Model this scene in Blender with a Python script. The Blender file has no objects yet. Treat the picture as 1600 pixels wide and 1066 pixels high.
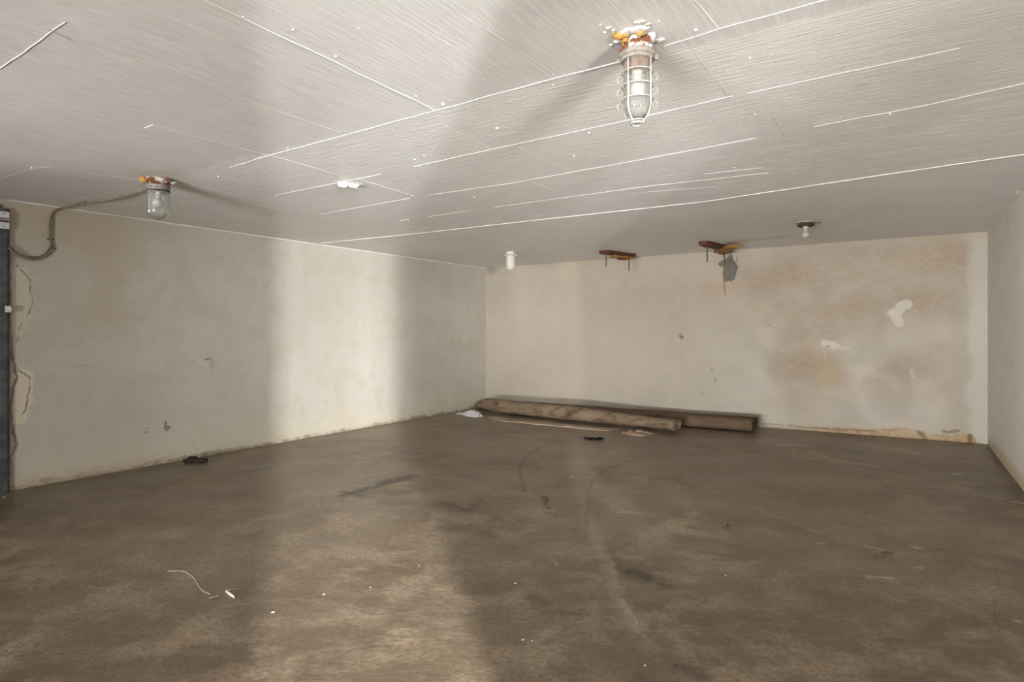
import bpy, bmesh, math, random
from mathutils import Vector, Matrix, noise
C = bpy.context.scene
COL = C.collection
random.seed(7)

# ---------------------------------------------------------------- camera
F = 975.0; HZ = 521.0; CH = 1.25          # focal length in px, horizon row, eye height
cam = bpy.data.cameras.new('camera'); co = bpy.data.objects.new('camera', cam); COL.objects.link(co)
cam.sensor_width = 36; cam.lens = F/1600*36
cam.shift_y = -(533-HZ)/1600
cam.clip_start = 0.02
co.location = (0, 0, CH); co.rotation_euler = (math.pi/2, 0, 0)
C.camera = co
# ---------------------------------------------------------------- world, exposure
w = bpy.data.worlds.new('world'); C.world = w; w.use_nodes = True
w.node_tree.nodes['Background'].inputs[0].default_value = (0.80, 0.88, 1.0, 1)
w.node_tree.nodes['Background'].inputs[1].default_value = 0.3
C.view_settings.view_transform = 'Standard'; C.view_settings.look = 'None'
C.view_settings.gamma = 1; C.view_settings.use_curve_mapping = False
C.view_settings.exposure = 0.0
C.cycles.max_bounces = 6; C.cycles.diffuse_bounces = 4; C.cycles.glossy_bounces = 3

# ---------------------------------------------------------------- daylight behind the openings, and added fill lights
def area(name, loc, to, sx, sy, power, col=(1, .97, .93)):
    l = bpy.data.lights.new(name, 'AREA'); l.shape = 'RECTANGLE'; l.size = sx; l.size_y = sy
    l.energy = power; l.color = col
    o = bpy.data.objects.new(name, l); COL.objects.link(o)
    o.location = loc
    d = Vector(to)-Vector(loc)
    o.rotation_euler = d.to_track_quat('-Z', 'Y').to_euler()
    return o
area('daylight_near', (1.20, -3.18, 1.95), (-1.2, 3.0, .9), .34, 2.7, 130, (.98, .98, 1))
area('daylight_yard', (1.62, -4.92, 2.2), (-1.6, 5.0, .8), .12, 3.6, 1850, (1, .99, .97))
area('daylight_far', (3.06, -11.0, 1.60), (-1.6, 8.0, 1.4), .80, 3.0, 2000, (.98, 1, 1))
area('fill_corner', (1.32, -.30, 1.55), (-.75, 10.7, 1.5), .5, .5, 42, (1, .97, .93)).data.spread = math.radians(60)  # added fill aimed at the far left corner to lift its shade
area('fill_rear', (-3.35, -2.77, .75), (.3, 3.4, 2.9), 3.2, 1.5, 70, (1, .96, .91))  # added soft fill from behind the camera
area('fill_rear_far', (-5.1, -5.3, 1.3), (2.0, 5.8, 1.4), 3.2, 2.2, 160, (1, .96, .91))  # added fill from farther back, aimed into the room
area('fill_low', (-5.1, -5.3, .2), (2.0, 5.8, 2.4), 4.0, .5, 1220, (1, .97, .93))  # added low fill, tilted up to brighten the ceiling
area('fill_side', (-9.7, 2.33, 1.3), (3.25, 3.65, 1.4), 1.5, 2.0, 400, (1, .96, .91))  # added fill for the right wall and right side of the room

# ---------------------------------------------------------------- plan of the room
def flr(px, py):
    Y = F*CH/(py-HZ); return Vector(((px-800)/F*Y, Y, 0))
BL = flr(759, 635); BR = flr(1543, 694); L0 = flr(0, 770)
U = (BR-BL).normalized(); V = Vector((-.5307, -.8475, 0)).normalized()
VL = (L0-BL).normalized()
RW = (flr(1600, 785)-BR).normalized(); RW = V
def ht(px, py, base): return CH+(HZ-py)/F*base.y
hL, hB, hR = ht(0, 310, L0), ht(759, 419, BL), ht(1543, 362, BR)
_n = (Vector((L0.x, L0.y, hL))-Vector((BL.x, BL.y, hB))).cross(Vector((BR.x, BR.y, hR))-Vector((BL.x, BL.y, hB)))
def ceil_z(x, y):
    return hB-(_n.x*(x-BL.x)+_n.y*(y-BL.y))/_n.z
def ceil(px, py):
    # the ceiling point seen at a pixel of the photograph
    d = Vector(((px-800)/F, 1, (HZ-py)/F)); o = Vector((0, 0, CH)); p0 = Vector((BL.x, BL.y, hB))
    t = (p0-o).dot(_n)/d.dot(_n); return o+d*t
def wall_pt(px, py, org, dirn):
    # (distance along the wall, height) of the wall point seen at a pixel
    k = (px-800)/F
    # org + s*dirn = (k*Y, Y)
    s = (k*org.y-org.x)/(dirn.x-k*dirn.y); Y = org.y+s*dirn.y
    return (s, CH+(HZ-py)/F*Y)
WL = lambda px, py: wall_pt(px, py, BL, VL)
WB = lambda px, py: wall_pt(px, py, BL, U)
WR = lambda px, py: wall_pt(px, py, BR, V)

# ---------------------------------------------------------------- tagging and mesh helpers
def tag(o, label=None, cat=None, group=None, kind=None):
    if label: o['label'] = label
    if cat: o['category'] = cat
    if group: o['group'] = group
    if kind: o['kind'] = kind
    return o
def obj(name, bm, m, parent=None, smooth=False):
    me = bpy.data.meshes.new(name)
    if smooth:
        for f in bm.faces: f.smooth = True
    bm.normal_update(); bm.to_mesh(me); bm.free()
    for mm in (m if isinstance(m, (list, tuple)) else [m]): me.materials.append(mm)
    o = bpy.data.objects.new(name, me); COL.objects.link(o)
    if parent: o.parent = parent
    return o
def thing(name, loc, label, cat, group=None, rz=0, rx=0, ry=0):
    o = bpy.data.objects.new(name, None); COL.objects.link(o); o.empty_display_size = .1
    o.location = loc; o.rotation_euler = (rx, ry, rz); return tag(o, label, cat, group)
def add_box(bm, c, size, rz=0, mi=0, bev=0):
    vs = []
    M = Matrix.Rotation(rz, 3, 'Z')
    for z in (-.5, .5):
        for x, y in ((-.5, -.5), (.5, -.5), (.5, .5), (-.5, .5)):
            vs.append(bm.verts.new(Vector(c)+M@Vector((x*size[0], y*size[1], z*size[2]))))
    fs = [(3, 2, 1, 0), (4, 5, 6, 7), (0, 1, 5, 4), (1, 2, 6, 5), (2, 3, 7, 6), (3, 0, 4, 7)]
    nf = [bm.faces.new([vs[i] for i in f]) for f in fs]
    for f in nf: f.material_index = mi
    if bev:
        es = list({e for f in nf for e in f.edges})
        bmesh.ops.bevel(bm, geom=es, offset=bev, segments=2, affect='EDGES', profile=.6)
def add_lathe(bm, prof, seg=40, c=(0, 0, 0), mi=0, wob=0):
    rings = []
    for r, z in prof:
        if r < 1e-6: rings.append([bm.verts.new(Vector(c)+Vector((0, 0, z)))])
        else:
            rings.append([bm.verts.new(Vector(c)+Vector((r*(1+wob*noise.noise((math.cos(2*math.pi*i/seg)*2, math.sin(2*math.pi*i/seg)*2, z*30)))*math.cos(2*math.pi*i/seg), r*(1+wob*noise.noise((math.cos(2*math.pi*i/seg)*2, math.sin(2*math.pi*i/seg)*2, z*30)))*math.sin(2*math.pi*i/seg), z))) for i in range(seg)])
    for a, b in zip(rings, rings[1:]):
        for i in range(seg):
            j = (i+1) % seg
            q = [a[i % len(a)], a[j % len(a)], b[j % len(b)], b[i % len(b)]]
            u = []
            for v in q:
                if v not in u: u.append(v)
            if len(u) > 2:
                f = bm.faces.new(u); f.material_index = mi
def add_tube(bm, pts, r, seg=8, closed=False, mi=0, caps=True):
    pts = [Vector(p) for p in pts]; n = len(pts); rings = []
    up = Vector((0, 0, 1)); prev = None
    for i, p in enumerate(pts):
        if closed: t = (pts[(i+1) % n]-pts[i-1]).normalized()
        else: t = (pts[min(i+1, n-1)]-pts[max(i-1, 0)]).normalized()
        if prev is None:
            a = t.cross(up)
            if a.length < .05: a = t.cross(Vector((1, 0, 0)))
            a.normalize()
        else:
            a = (prev-t*prev.dot(t))
            a = a.normalized() if a.length > 1e-5 else t.orthogonal().normalized()
        prev = a; b = t.cross(a)
        rr = r[i] if isinstance(r, (list, tuple)) else r
        rings.append([bm.verts.new(p+(a*math.cos(2*math.pi*k/seg)+b*math.sin(2*math.pi*k/seg))*rr) for k in range(seg)])
    m = n if closed else n-1
    for i in range(m):
        A = rings[i]; B = rings[(i+1) % n]
        for k in range(seg):
            f = bm.faces.new([A[k], A[(k+1) % seg], B[(k+1) % seg], B[k]]); f.material_index = mi
    if not closed and caps:
        bm.faces.new(rings[0][::-1]).material_index = mi; bm.faces.new(rings[-1]).material_index = mi
def smooth_path(pts, k=8):
    P = [Vector(p) for p in pts]; out = []
    for i in range(len(P)-1):
        a = P[max(i-1, 0)]; b = P[i]; c = P[i+1]; d = P[min(i+2, len(P)-1)]
        for j in range(k):
            t = j/k
            out.append(.5*((2*b)+(c-a)*t+(2*a-5*b+4*c-d)*t*t+(3*b-a-3*c+d)*t**3))
    out.append(P[-1]); return out

# ---------------------------------------------------------------- materials
def capsule_group():
    g = bpy.data.node_groups.new('capsule_mask', 'ShaderNodeTree')
    I = g.interface
    I.new_socket('P', in_out='INPUT', socket_type='NodeSocketVector')
    I.new_socket('A', in_out='INPUT', socket_type='NodeSocketVector')
    I.new_socket('BA', in_out='INPUT', socket_type='NodeSocketVector')
    I.new_socket('InvLen2', in_out='INPUT', socket_type='NodeSocketFloat')
    I.new_socket('R', in_out='INPUT', socket_type='NodeSocketFloat')
    I.new_socket('R2', in_out='INPUT', socket_type='NodeSocketFloat')
    I.new_socket('Amt', in_out='INPUT', socket_type='NodeSocketFloat')
    I.new_socket('Prev', in_out='INPUT', socket_type='NodeSocketFloat')
    I.new_socket('Mask', in_out='OUTPUT', socket_type='NodeSocketFloat')
    N = g.nodes; L = g.links
    gi = N.new('NodeGroupInput'); go = N.new('NodeGroupOutput')
    def vm(op): n = N.new('ShaderNodeVectorMath'); n.operation = op; return n
    def mm(op): n = N.new('ShaderNodeMath'); n.operation = op; return n
    sq = vm('MULTIPLY_ADD'); L.new(gi.outputs['Prev'], sq.inputs[0]); sq.inputs[1].default_value = (1e-6,)*3; L.new(gi.outputs['P'], sq.inputs[2])
    pa = vm('SUBTRACT'); L.new(sq.outputs[0], pa.inputs[0]); L.new(gi.outputs['A'], pa.inputs[1])
    dt = vm('DOT_PRODUCT'); L.new(pa.outputs[0], dt.inputs[0]); L.new(gi.outputs['BA'], dt.inputs[1])
    h = mm('MULTIPLY'); h.use_clamp = True; L.new(dt.outputs['Value'], h.inputs[0]); L.new(gi.outputs['InvLen2'], h.inputs[1])
    sc = vm('SCALE'); L.new(gi.outputs['BA'], sc.inputs[0]); L.new(h.outputs[0], sc.inputs['Scale'])
    df = vm('DISTANCE'); L.new(pa.outputs[0], df.inputs[0]); L.new(sc.outputs[0], df.inputs[1])
    mr = N.new('ShaderNodeMapRange'); mr.interpolation_type = 'SMOOTHSTEP'
    L.new(df.outputs['Value'], mr.inputs['Value']); L.new(gi.outputs['R'], mr.inputs['From Min']); L.new(gi.outputs['R2'], mr.inputs['From Max'])
    mr.inputs['To Min'].default_value = 1; mr.inputs['To Max'].default_value = 0
    ml = mm('MULTIPLY'); L.new(mr.outputs[0], ml.inputs[0]); L.new(gi.outputs['Amt'], ml.inputs[1])
    mx = mm('MAXIMUM'); L.new(ml.outputs[0], mx.inputs[0]); L.new(gi.outputs['Prev'], mx.inputs[1])
    L.new(mx.outputs[0], go.inputs[0])
    return g
CAP = capsule_group()
class Mat:
    def __init__(s, name, col=(.5, .5, .5), rough=.6, metal=0, spec=.5):
        s.m = bpy.data.materials.new(name); s.m.use_nodes = True
        s.t = s.m.node_tree; s.N = s.t.nodes; s.L = s.t.links
        s.b = s.N['Principled BSDF']; s.b.inputs['Base Color'].default_value = (*col, 1)
        s.b.inputs['Roughness'].default_value = rough; s.b.inputs['Metallic'].default_value = metal
        s.b.inputs['Specular IOR Level'].default_value = spec
        s.P = s.N.new('ShaderNodeTexCoord').outputs['Object']
        s.col = None
    def set(s, sock, v):
        if isinstance(v, (int, float)): sock.default_value = v
        elif isinstance(v, (tuple, list)): sock.default_value = v if len(v) == len(sock.default_value) else (*v, 1)
        else: s.L.new(v, sock)
    def vec(s, op, a, b=None, scale=None):
        n = s.N.new('ShaderNodeVectorMath'); n.operation = op; s.set(n.inputs[0], a)
        if b is not None: s.set(n.inputs[1], b)
        if scale is not None: s.set(n.inputs['Scale'], scale)
        return n.outputs[0]
    def math(s, op, a, b=0.0, clamp=False):
        n = s.N.new('ShaderNodeMath'); n.operation = op; n.use_clamp = clamp; s.set(n.inputs[0], a); s.set(n.inputs[1], b); return n.outputs[0]
    def mapping(s, scale=(1, 1, 1), rot=(0, 0, 0), loc=(0, 0, 0), P=None):
        n = s.N.new('ShaderNodeMapping'); s.L.new(P or s.P, n.inputs[0]); n.inputs['Location'].default_value = loc
        n.inputs['Rotation'].default_value = rot; n.inputs['Scale'].default_value = scale; return n.outputs[0]
    def noise(s, scale, detail=4, rough=.55, P=None, dist=0, col=False):
        n = s.N.new('ShaderNodeTexNoise'); s.L.new(P or s.P, n.inputs['Vector']); n.inputs['Scale'].default_value = scale
        n.inputs['Detail'].default_value = detail; n.inputs['Roughness'].default_value = rough; n.inputs['Distortion'].default_value = dist
        return n.outputs['Color' if col else 'Fac']
    def rng(s, v, a, b, c=0, d=1):
        n = s.N.new('ShaderNodeMapRange'); s.L.new(v, n.inputs[0]); n.interpolation_type = 'SMOOTHSTEP'
        for k, x in zip((1, 2, 3, 4), (a, b, c, d)): n.inputs[k].default_value = x
        return n.outputs[0]
    def mix(s, fac, a, b, mode='MIX'):
        n = s.N.new('ShaderNodeMix'); n.data_type = 'RGBA'; n.blend_type = mode
        s.set(n.inputs[0], fac); s.set(n.inputs[6], a); s.set(n.inputs[7], b); return n.outputs[2]
    def warp(s, scale, amt, detail=3, P=None):
        c = s.noise(scale, detail, .6, P=P, col=True)
        d = s.vec('SUBTRACT', c, (.5, .5, .5)); d = s.vec('SCALE', d, scale=amt*2)
        return s.vec('ADD', P or s.P, d)
    def caps(s, P, items):
        # items: (points, radius, soft, amount)
        prev = None
        for pts, r, soft, amt in items:
            pts = [Vector(p) for p in pts]
            if len(pts) == 1: pts = [pts[0], pts[0]+Vector((.001, 0, 0))]
            for a, b in zip(pts, pts[1:]):
                n = s.N.new('ShaderNodeGroup'); n.node_tree = CAP
                s.L.new(P, n.inputs['P']); n.inputs['A'].default_value = a; ba = b-a
                n.inputs['BA'].default_value = ba; n.inputs['InvLen2'].default_value = 1/max(ba.length_squared, 1e-9)
                n.inputs['R'].default_value = max(r-soft/2, 0); n.inputs['R2'].default_value = r+soft/2
                n.inputs['Amt'].default_value = amt
                if prev: s.L.new(prev, n.inputs['Prev'])
                else: n.inputs['Prev'].default_value = 0
                prev = n.outputs[0]
        return prev
    def base(s, c): s.L.new(c, s.b.inputs['Base Color'])
    def bump(s, h, strength=.3, dist=.01, prev=None):
        n = s.N.new('ShaderNodeBump'); s.L.new(h, n.inputs['Height']); n.inputs['Strength'].default_value = strength
        n.inputs['Distance'].default_value = dist
        if prev: s.L.new(prev, n.inputs['Normal'])
        s.L.new(n.outputs[0], s.b.inputs['Normal']); return n.outputs[0]

# --- floor
def make_floor_mat():
    m = Mat('worn_concrete', rough=.5, spec=.45)
    X = lambda *a: [flr(*p) for p in a]
    a = m.noise(.7, 4, .6); b = m.noise(3.2, 6, .65); sw = m.noise(2.0, 7, .72, P=m.mapping((1, 2.0, 1), (0, 0, -.5)), dist=1.6)
    fine = m.noise(38, 4, .7)
    c = m.mix(m.rng(a, .32, .7), (.138, .096, .058), (.218, .164, .107))
    c = m.mix(m.rng(b, .44, .64), c, (.30, .232, .158))
    c = m.mix(m.rng(sw, .48, .66, 0, .7), c, (.240, .202, .142))
    c = m.mix(m.rng(m.noise(1.1, 5, .65, P=m.mapping(loc=(5, 3, 0))), .55, .75, 0, .6), c, (.165, .110, .068))
    c = m.mix(m.rng(m.noise(9, 6, .75, P=m.mapping((1, 1.6, 1), (0, 0, -.5), (8, 2, 0)), dist=.8), .50, .66, 0, .45), c, (.120, .088, .060))
    c = m.mix(m.rng(fine, .42, .6, 0, .45), c, (.09, .07, .052))
    # ochre and dark staining by the camera
    W = m.warp(5, .07)
    W2 = m.warp(9, .05)
    dark = m.caps(W, [
        (X((535, 775), (560, 768), (600, 755)), .05, .07, .95), (X((600, 755), (640, 745)), .07, .09, .9), (X((535, 768), (560, 775)), .03, .05, .9),
        (X((640, 760), (672, 765)), .02, .07, .4), (X((695, 785), (730, 800), (750, 783)), .02, .07, .6), (X((720, 742), (740, 748)), .02, .07, .45),
        (X((755, 832), (765, 838)), .03, .08, .55), (X((800, 850), (800, 857)), .02, .06, .5),
        (X((385, 737), (410, 733)), .05, .08, .6), (X((990, 897), (1030, 912)), .06, .1, .8), (X((1085, 932), (1100, 937)), .03, .09, .55),
        (X((830, 935), (850, 945)), .035, .07, .6), (X((860, 955), (900, 958)), .02, .06, .4), (X((960, 870), (965, 890)), .02, .06, .3),
        (X((1060, 1045), (1078, 1050)), .02, .05, .65), (X((1100, 1060),), .025, .05, .65), (X((1005, 1062),), .02, .05, .5), (X((870, 1040), (890, 1052)), .02, .06, .35),
        (X((950, 950), (958, 960)), .02, .05, .3), (X((1335, 706), (1345, 712)), .07, .1, .5), (X((1420, 702), (1500, 716)), .05, .15, .35),
        (X((330, 720), (60, 762)), .05, .12, .4), (X((1545, 700), (1600, 780)), .05, .1, .6), (X((900, 990), (960, 1030)), .02, .08, .2),
        (X((895, 826), (905, 830)), .02, .05, .5), (X((1120, 738), (1130, 741)), .02, .05, .4), (X((1340, 811), (1350, 812)), .02, .05, .4),
        (X((50, 818), (65, 815)), .008, .02, .8), (X((455, 1010), (475, 1005)), .01, .03, .3), (X((1465, 860), (1475, 860)), .02, .04, .4)])
    speck = m.rng(m.noise(7, 5, .75, P=m.mapping((1, 1.4, 1), loc=(2, 9, 0))), .61, .70, 0, .45)
    c = m.mix(speck, c, (.06, .045, .034))
    lines = m.caps(m.warp(14, .018), [
        (X((882, 688), (850, 697), (820, 715), (812, 735), (820, 770)), .010, .035, .65),
        (X((1010, 715), (975, 723), (945, 735), (925, 750), (917, 775), (918, 820)), .010, .035, .6),
        (X((850, 776), (852, 786), (858, 795)), .018, .02, .75), (X((850, 800), (880, 808)), .008, .03, .6),
        (X((858, 690), (872, 688)), .018, .03, .7), (X((1555, 880), (1560, 920), (1553, 960), (1575, 1030), (1585, 1066)), .003, .007, .5),
        (X((1090, 945), (1120, 960)), .005, .02, .35), (X((1515, 945), (1530, 985)), .004, .012, .3)])
    light = m.caps(W2, [
        (X((905, 740), (915, 800), (935, 850), (965, 930), (985, 970), (1020, 1015)), .018, .09, .24),
        (X((950, 868), (970, 930), (1000, 985), (1025, 1015)), .008, .03, .5), (X((862, 868), (872, 885)), .01, .03, .4),
        (X((905, 690), (912, 770)), .06, .3, .3),
        (X((1355, 855), (1385, 860)), .02, .04, .55), (X((1430, 855), (1437, 857)), .02, .03, .5), (X((1360, 903), (1395, 905)), .015, .03, .7), (X((1433, 887), (1443, 888)), .012, .025, .6),
        (X((1335, 887), (1342, 889)), .01, .02, .6), (X((1275, 848), (1283, 849)), .012, .02, .7), (X((1260, 826), (1270, 830)), .02, .04, .3), (X((1410, 865), (1412, 872)), .01, .02, .5),
        (X((1235, 700), (1240, 703)), .03, .05, .4), (X((1215, 695), (1260, 697)), .05, .12, .35), (X((1265, 705), (1310, 722), (1370, 728)), .03, .1, .4), (X((1405, 702), (1440, 712)), .02, .06, .5), (X((1490, 741), (1500, 741)), .03, .04, .5),
        (X((1250, 715), (1320, 720)), .05, .1, .3), (X((975, 800), (995, 802)), .03, .05, .3), (X((905, 760), (935, 762)), .02, .06, .2),
        (X((1585, 968), (1600, 972)), .01, .02, .6), (X((1240, 987), (1258, 989)), .005, .012, .4), (X((540, 905), (560, 903)), .01, .02, .4),
        (X((182, 945), (240, 925)), .004, .02, .3), (X((925, 680), (935, 682)), .05, .1, .15)])
    flecks = m.rng(m.noise(16, 3, .8, P=m.mapping((1, 2.2, 1), (0, 0, -.2), (1, 4, 0))), .70, .745, 0, .35)
    brk = m.rng(m.noise(11, 6, .78), .38, .54, .30, 1)
    c = m.mix(m.math('MULTIPLY', dark, brk), c, (.022, .015, .011)); c = m.mix(lines, c, (.05, .035, .025))
    c = m.mix(m.math('MULTIPLY', light, m.rng(m.noise(8, 5, .75, P=m.mapping(loc=(3, 3, 0))), .34, .54, .3, 1)), c, (.46, .41, .345)); c = m.mix(flecks, c, (.32, .28, .23))
    m.base(c)
    r = m.rng(m.noise(1.6, 4, .6), .3, .7, .32, .48)
    m.L.new(r, m.b.inputs['Roughness'])
    n1 = m.bump(sw, .35, .02)
    m.bump(fine, .35, .006, n1)
    return m.m
# --- painted plaster walls
def wall_mat(name, kind):
    m = Mat(name, rough=.6, spec=.4)
    a = m.noise(.8, 4, .55); b = m.noise(2.6, 6, .65, dist=.8)
    zsep = m.N.new('ShaderNodeSeparateXYZ'); m.L.new(m.P, zsep.inputs[0]); X_, Z_ = zsep.outputs[0], zsep.outputs[2]
    c = m.mix(m.rng(a, .3, .7), (.50, .462, .40), (.56, .53, .47))
    if kind == 'left': c = m.mix(m.rng(a, .3, .7), (.50, .475, .425), (.56, .54, .49))
    if kind == 'back': c = m.mix(m.rng(a, .3, .7), (.395, .355, .295), (.445, .405, .345))
    c = m.mix(m.rng(b, .42, .66, 0, .5), c, (.47, .42, .34))
    c = m.mix(m.rng(m.noise(11, 6, .75, dist=.6), .52, .66, 0, .35), c, (.44, .39, .31))
    W = m.warp(3.5, .09); Wf = m.warp(12, .035); Wl = m.warp(9, .03)
    nb = m.noise(6, 5, .7, P=m.mapping((1, 1, 2.5)))
    if kind == 'left':
        G = lambda *q: [(WL(*p)[0], 0, WL(*p)[1]) for p in q]
        warm = m.caps(m.warp(1.5, .25), [(G((100, 335), (170, 360)), .25, .9, .55), (G((165, 380), (165, 480)), .10, .5, .45), (G((60, 345), (60, 385)), .12, .3, .4)])
        c = m.mix(warm, c, (.47, .40, .285))
        pale = m.caps(Wf, [(G((30, 600), (36, 590), (35, 625), (26, 650)), .07, .02, .8), (G((28, 430), (35, 470), (25, 510)), .08, .02, .4)])
        c = m.mix(pale, c, (.66, .61, .48))
        cr = m.caps(Wl, [(G((27, 415), (41, 432), (47, 440), (52, 465), (45, 490), (32, 508), (25, 535)), .005, .010, .9),
                         (G((28, 578), (46, 590), (46, 605), (40, 640), (30, 655)), .006, .010, .9), (G((15, 545), (22, 570), (26, 590), (16, 640), (20, 680), (26, 697), (17, 715), (19, 760)), .010, .016, .9),
                         (G((15, 405), (17, 500), (16, 560)), .007, .012, .8), (G((15, 700), (27, 698), (24, 680)), .003, .01, .4)])
        c = m.mix(cr, c, (.17, .12, .08))
        mk = m.caps(m.warp(20, .008), [(G((113, 573), (135, 571), (155, 571)), .002, .004, .6), (G((259, 660), (259, 666), (265, 668), (261, 672), (257, 668)), .012, .012, .8),
                     (G((321, 562), (328, 561)), .010, .008, .7), (G((298, 565), (304, 565)), .004, .006, .5), (G((225, 676), (232, 675)), .006, .006, .6), (G((229, 669),), .006, .005, .5), (G((230, 661),), .003, .004, .4),
                     (G((66, 364), (67, 372)), .003, .003, .5), (G((55, 610),), .006, .004, .6), (G((62, 622),), .005, .004, .5), (G((99, 610),), .005, .004, .5), (G((345, 492),), .004, .004, .4), (G((330, 560), (331, 575)), .02, .03, .25)])
        c = m.mix(mk, c, (.13, .09, .065))
        sc = m.caps(m.warp(8, .02), [(G((140, 450), (152, 430), (160, 425)), .006, .02, .35), (G((118, 470), (150, 440)), .004, .01, .25)])
        c = m.mix(sc, c, (.66, .62, .55))
        # damp staining along the foot of the wall
        f = m.math('ADD', m.rng(Z_, .0, .36, 1, 0), m.math('MULTIPLY', nb, 1.5)); f = m.rng(f, 1.50, 2.0, 0, .9)
        far = m.rng(X_, 3.2, 6.8, .25, 1); f = m.math('MULTIPLY', f, far)
        c = m.mix(f, c, (.38, .26, .12))
        d = m.rng(m.math('ADD', m.rng(Z_, 0, .16, 1, 0), m.math('MULTIPLY', m.noise(7, 6, .8, P=m.mapping((1, 1, 2))), 1.6)), 1.60, 1.85, 0, .9)
        c = m.mix(d, c, (.12, .085, .055))
        up = m.rng(Z_, .0, .5, .35, 0); c = m.mix(up, c, (.62, .57, .42))
    elif kind == 'back':
        G = lambda *q: [(WB(*p)[0], 0, WB(*p)[1]) for p in q]
        Wb = m.warp(1.3, .28, 5)
        br = m.caps(Wb, [(G((1180, 440), (1480, 400)), .35, .7, .55), (G((1230, 500), (1450, 470)), .30, .6, .55), (G((1220, 570), (1300, 580)), .22, .4, .6), (G((1380, 590), (1440, 580)), .2, .45, .5),
                         (G((1200, 620), (1500, 610)), .10, .4, .2), (G((960, 480), (1100, 470)), .4, .8, .25), (G((1500, 390), (1505, 430)), .15, .4, .55)])
        c = m.mix(m.rng(br, 0, .75), c, (.345, .265, .19))
        streak = m.noise(5, 6, .7, P=m.mapping((1, 1, 1.6)), dist=2.2)
        c = m.mix(m.math('MULTIPLY', m.rng(streak, .46, .66), m.math('MULTIPLY', br, .7)), c, (.47, .42, .345))
        ye = m.caps(W, [(G((1285, 570), (1295, 590)), .10, .3, .45), (G((1265, 545),), .10, .3, .3), (G((1300, 595), (1280, 560)), .03, .1, .3), (G((1170, 480), (1185, 482)), .04, .06, .3), (G((1405, 660), (1410, 668)), .03, .06, .35), (G((1105, 450), (1150, 450)), .06, .2, .35)])
        c = m.mix(ye, c, (.43, .31, .14))
        wh = m.caps(Wf, [(G((1395, 490), (1402, 488), (1410, 478), (1417, 476)), .055, .03, .75), (G((1400, 498), (1405, 505)), .05, .03, .65),
                         (G((1288, 537), (1305, 540)), .045, .03, .7), (G((1310, 543), (1325, 545)), .018, .04, .4), (G((1289, 555), (1290, 562)), .006, .008, .8), (G((1424, 578), (1428, 590)), .015, .03, .5)])
        c = m.mix(wh, c, (.60, .575, .52))
        # newer plaster beside the corner, from the ceiling down
        st = m.vec('ADD', W, (0, 0, 0)); sx = m.N.new('ShaderNodeSeparateXYZ'); m.L.new(st, sx.inputs[0])
        c = m.mix(m.rng(sx.outputs[0], WB(1505, 500)[0], WB(1522, 500)[0], 0, .7), c, (.52, .50, .445))
        sp = m.caps(m.warp(16, .022, 4), [(G((1131, 412), (1140, 407), (1147, 418), (1143, 432), (1135, 432)), .05, .012, 1), (G((1136, 416), (1137, 430)), .055, .01, 1), (G((1140, 405), (1142, 402)), .03, .01, 1), (G((1131, 415), (1125, 412)), .025, .01, 1), (G((1142, 436), (1143, 440)), .012, .01, 1), (G((1134, 438), (1141, 436)), .02, .01, 1)])
        c = m.mix(sp, c, m.mix(m.noise(18, 4), (.10, .088, .07), (.19, .175, .15)))
        rs = m.caps(m.warp(8, .012), [(G((1132, 408), (1130, 430), (1132, 445), (1133, 460)), .008, .010, .9), (G((1063, 524), (1065, 528)), .03, .03, .55), (G((1151, 402), (1152, 408)), .01, .01, .7)])
        c = m.mix(rs, c, (.22, .12, .03))
        mk = m.caps(m.warp(18, .02), [(G((1063, 526), (1066, 527)), .012, .01, .9), (G((1112, 575), (1113, 580)), .014, .02, .3), (G((1116, 590), (1118, 597)), .014, .02, .35), (G((1097, 614), (1099, 616)), .008, .01, .6), (G((1201, 508), (1202, 510)), .012, .012, .4),
                     (G((796, 632),), .006, .006, .6), (G((767, 612),), .006, .006, .6), (G((906, 631),), .008, .008, .5), (G((1290, 540), (1296, 541)), .008, .008, .5)])
        c = m.mix(mk, c, (.12, .09, .05))
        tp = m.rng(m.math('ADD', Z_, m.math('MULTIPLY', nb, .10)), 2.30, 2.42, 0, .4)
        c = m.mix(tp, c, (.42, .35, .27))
        yb = m.caps(m.warp(5, .06, 4), [(G((1196, 668), (1290, 672)), .035, .05, .55), (G((1290, 676), (1370, 679)), .065, .04, .85), (G((1370, 680), (1437, 684)), .095, .035, .9), (G((1440, 689), (1512, 690)), .075, .02, .9)])
        c = m.mix(yb, c, m.mix(m.rng(m.noise(7, 5, .7), .4, .65), (.42, .30, .155), (.27, .15, .055)))
        rb = m.caps(m.warp(12, .03, 4), [(G((1190, 662), (1290, 670), (1370, 674)), .008, .018, .6), (G((1437, 676), (1448, 688)), .025, .02, .85), (G((1475, 675), (1497, 674)), .02, .025, .7), (G((1515, 680), (1516, 690)), .02, .015, .8), (G((1380, 672), (1400, 673)), .01, .02, .5), (G((1300, 682), (1310, 681)), .012, .01, .7), (G((1450, 691), (1516, 695)), .01, .01, .5), (G((1375, 684), (1380, 681)), .01, .01, .6)])
        c = m.mix(rb, c, (.14, .07, .02))
    else:
        c = m.mix(m.rng(b, .3, .7), (.72, .70, .655), (.66, .635, .58))  # base tone raised above the other walls to offset weak light here
        f = m.math('ADD', m.rng(Z_, .0, .28, 1, 0), m.math('MULTIPLY', nb, .9)); f = m.rng(f, .85, 1.4, 0, .7)
        c = m.mix(f, c, (.50, .38, .20))
    m.base(c)
    n1 = m.bump(m.noise(2.2, 5, .6), .25, .02)
    h = m.noise(26, 5, .7, P=m.mapping((1, 1, 1.5)))
    if kind == 'back': h = m.math('SUBTRACT', h, m.math('MULTIPLY', sp, 1.5))
    m.bump(h, .22, .006, n1)
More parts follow.
